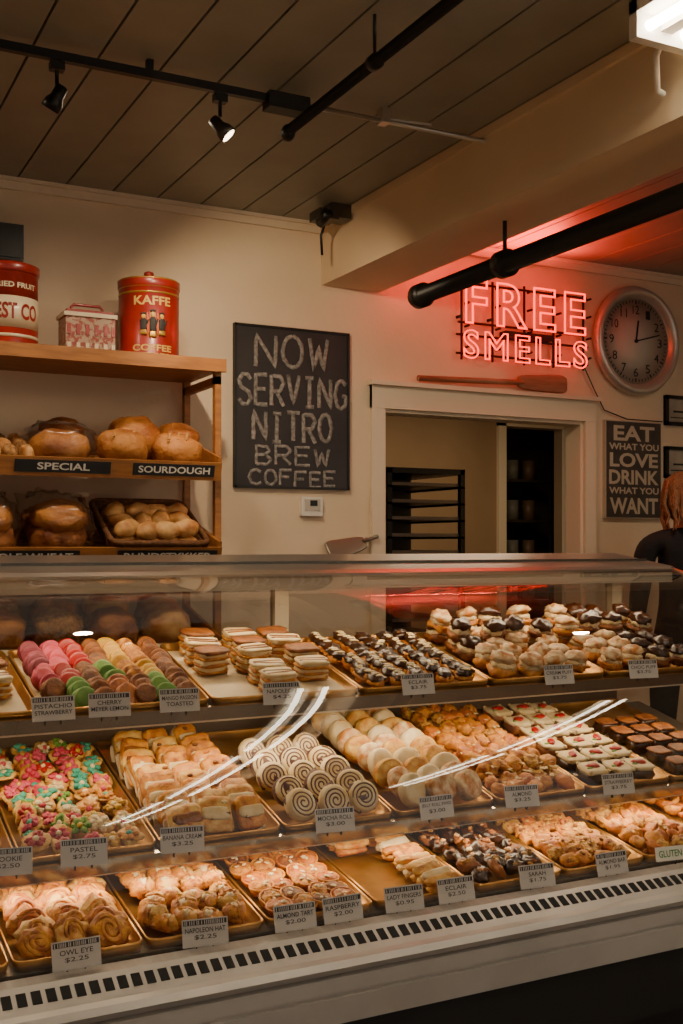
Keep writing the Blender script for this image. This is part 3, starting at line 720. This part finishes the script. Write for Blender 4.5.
m=MB(); M=T((2.36,2.43,.50))@Rz(-8)@Rx(-12); m.box(-.075,.075,-.001,.001,-.02,.02,WHITE,M); text(m,'GLUTEN FREE',M@T((0,-.002,0)),.13,.02,GREEN,.02)
cyl(m,M@Vector((0,.001,-.015)),Vector((2.36,2.44,.46)),.002,BLACK,6); m.obj('gluten_free_label')

# ------------------------------------------------ PERSON
PX,PY=3.93,4.0
g=group('woman',(PX,PY,0)); g.rotation_euler=(0,0,math.radians(150))
CLOTH=mat('black_cloth','100f10',.85,col2='191819',scale=20,bump=.2)
V=[(0,0,.95),(0,.01,1.12),(0,0,1.3),(0,.01,1.42),(0,.0,1.475),
   (.1,0,1.415),(.185,.01,1.395),(.225,.02,1.12),(.215,-.1,.90),(-.1,0,1.415),(-.185,.01,1.395),(-.225,.02,1.12),(-.215,-.1,.90),
   (.09,0,.88),(.1,-.01,.5),(.1,.02,.1),(.1,-.13,.045),(-.09,0,.88),(-.1,-.01,.5),(-.1,.02,.1),(-.1,-.13,.045)]
E=[(0,1),(1,2),(2,3),(3,4),(3,5),(5,6),(6,7),(7,8),(3,9),(9,10),(10,11),(11,12),(0,13),(13,14),(14,15),(15,16),(0,17),(17,18),(18,19),(19,20)]
RA=[(.15,.11),(.125,.095),(.14,.105),(.1,.08),(.055,.055),(.08,.065),(.066,.064),(.048,.048),(.032,.03)]
RA+=RA[5:9]+[(.09,.09),(.06,.062),(.042,.045),(.04,.03)]*2
me=bpy.data.meshes.new('clothed_body'); me.from_pydata(V,E,[]); o=bpy.data.objects.new('clothed_body',me); bpy.context.collection.objects.link(o); o.parent=g
sk=o.modifiers.new('s','SKIN'); sk.use_smooth_shade=True; o.modifiers.new('u','SUBSURF').levels=2; o.modifiers['u'].render_levels=2
for i,vv in enumerate(me.skin_vertices[0].data): vv.radius=RA[i]; vv.use_root=(i==0)
me.materials.append(CLOTH)
def local(mb,name):
    ob=mb.obj(name); ob.parent=g; return ob
HM=T((0,-.01,-.015))@T((0,0,1.5))@Rx(12)@T((0,0,-1.5))
m=MB()
def headf(p):
    z=p.z; s=1-.32*max(0,-z)**1.5; y=p.y*(1 if p.y>0 else .95)
    return [p.x*.078*s,y*.098*(s if p.y>0 else s*1.02)-.012*max(0,-z),z*.12]
m.add(supq(1,1,24,18,headf),HM@T((0,0,1.635)),SKIN); cyl(m,(0,.012,1.44),(0,-.005,1.56),.052,SKIN)
m.add(SPH,HM@T((0,-.102,1.62))@Rx(15)@S(.012,.016,.024),SKIN)
for sx in(-1,1):
    m.add(SPH,HM@T((sx*.078,.008,1.63))@S(.01,.018,.03),SKIN); m.add(SPH,HM@T((sx*.03,-.085,1.642))@S(.013,.009,.008),WHITE); m.add(SPH,HM@T((sx*.03,-.092,1.642))@S(.006,.004,.006),INK)
    m.add(SPH,HM@T((sx*.03,-.09,1.662))@S(.017,.006,.003),mat('brow','7a4a28',.8))
m.add(SPH,HM@T((0,-.092,1.578))@S(.024,.008,.007),mat('lips','a8524a',.5)); local(m,'head')
HAIR=mat('hair_strawberry_blonde','64412a',.55,col2='ac7e54',scale=60,stretch=(5,5,.5),bump=.6)
def hairf(p):
    y=p.y
    if y<-.3 and p.z<.45: y=-.3+ (y+.3)*.2
    k=1+.09*noise.noise(Vector((p.x*7,p.y*7,p.z*1.5)))
    return [p.x*k,y*k,p.z if p.z>0 else p.z*1.35]
m=MB(); m.add(supq(.9,1,40,20,hairf),HM@T((0,.018,1.66))@S(.094,.108,.104),HAIR)
for i in range(70):
    a=math.radians(-25+230*R.random()); k=R.uniform(.9,1.08); x_=.084*math.cos(a)*k; y_=.02+.09*math.sin(a)*k; wv=J(.012)
    m.add(tube([(x_*.4,y_*.4,1.765),(x_*.85,y_*.85,1.73),(x_*1.08,y_*1.05,1.66),(x_*1.12+wv,y_*1.1,1.6),(x_*1.1-wv,y_*1.1,1.54),(x_*1.1+wv,y_*1.08+.01,1.47+J(.03))],[.006,.01,.011,.011,.009,.003],6),HM,HAIR)
local(m,'hair')
for sx in(-1,1):
    m=MB(); hx=sx*.215; m.add(RBOX,T((hx,-.115,.86))@Rx(-20)@S(.014,.038,.045),SKIN); cyl(m,(hx,-.1,.91),(hx,-.108,.87),.024,SKIN)
    for k,L in enumerate((.07,.078,.072,.058)):
        y=-.143+k*.02; m.add(tube([(hx,y+.006,.83),(hx,y+.002,.83-L*.4),(hx-sx*.008,y+.003,.83-L*.75),(hx-sx*.02,y+.006,.83-L)],[.009,.0085,.008,.006],8),Matrix(),SKIN)
    m.add(tube([(hx,-.145,.875),(hx-sx*.012,-.17,.85),(hx-sx*.018,-.176,.82)],[.011,.01,.007],8),Matrix(),SKIN); local(m,'hand')

# ------------------------------------------------ LIGHTS
def area(name,loc,sx,sy,p,col,rot=(0,0,0)):
    l=bpy.data.lights.new(name,'AREA'); l.shape='RECTANGLE'; l.size=sx; l.size_y=sy; l.energy=p; l.color=col
    o=bpy.data.objects.new(name,l); o.location=loc; o.rotation_euler=[math.radians(a) for a in rot]; bpy.context.collection.objects.link(o); return o
WARM=(1,.78,.5)
for xx,yy,e_ in((.2,3.5,36),(1.15,3.55,38),(3.6,3.0,40)):  # added fill spots above the aisle to brighten the wall, no fixtures there
    l=bpy.data.lights.new('aisle_fill_spot','SPOT'); l.energy=e_; l.color=(1,.79,.56); l.shadow_soft_size=.04; l.spot_size=math.radians(165); l.spot_blend=1
    o=bpy.data.objects.new('aisle_fill_spot',l); o.location=(xx,yy,2.82); bpy.context.collection.objects.link(o)
area('kitchen_light',(3.9,5.6,2.55),1,.6,22,WARM)
area('case_canopy_light',(1.1,3.16,1.265),3.7,.04,14,WARM)
for MM,p in((UP,11),(MID,9.5)):
    t=MM@Vector((1.1,.025,-.048)); area('case_shelf_light',t,3.7,.03,p,WARM,(8,0,0))
l=bpy.data.lights.new('track_spot','SPOT'); l.energy=44; l.color=(1,.76,.5); l.spot_size=math.radians(80); l.spot_blend=.6; l.shadow_soft_size=.03
o=bpy.data.objects.new('track_spot',l); o.location=(1.27,3.25,2.62); bpy.context.collection.objects.link(o)
o.rotation_euler=(Vector((2.1,4.5,1.9))-o.location).to_track_quat('-Z','Y').to_euler()
# upward red spill of the neon tubes (one-sided, above the sign, aimed at ceiling and beam)
area('neon_upward_glow',(3.1,YW-.12,2.70),.8,.05,19,(1,.06,.03),(-(180-48),0,0))
area('neon_upward_glow',(2.88,YW-.3,2.64),.2,.2,2.5,(1,.06,.03),(180,-50,0))
wd=bpy.data.worlds.new('World'); bpy.context.scene.world=wd; wd.use_nodes=True
wd.node_tree.nodes['Background'].inputs[0].default_value=(1,.88,.74,1); wd.node_tree.nodes['Background'].inputs[1].default_value=.55

# ------------------------------------------------ CAMERA
cam=bpy.data.cameras.new('cam'); co=bpy.data.objects.new('camera',cam); bpy.context.collection.objects.link(co)
co.location=(0,0,H); co.rotation_euler=(math.radians(90),0,math.radians(-27.3))
cam.sensor_fit='VERTICAL'; cam.sensor_height=36; cam.lens=36*1108/1024; cam.shift_y=.0322; cam.clip_start=.05
bpy.context.scene.camera=co
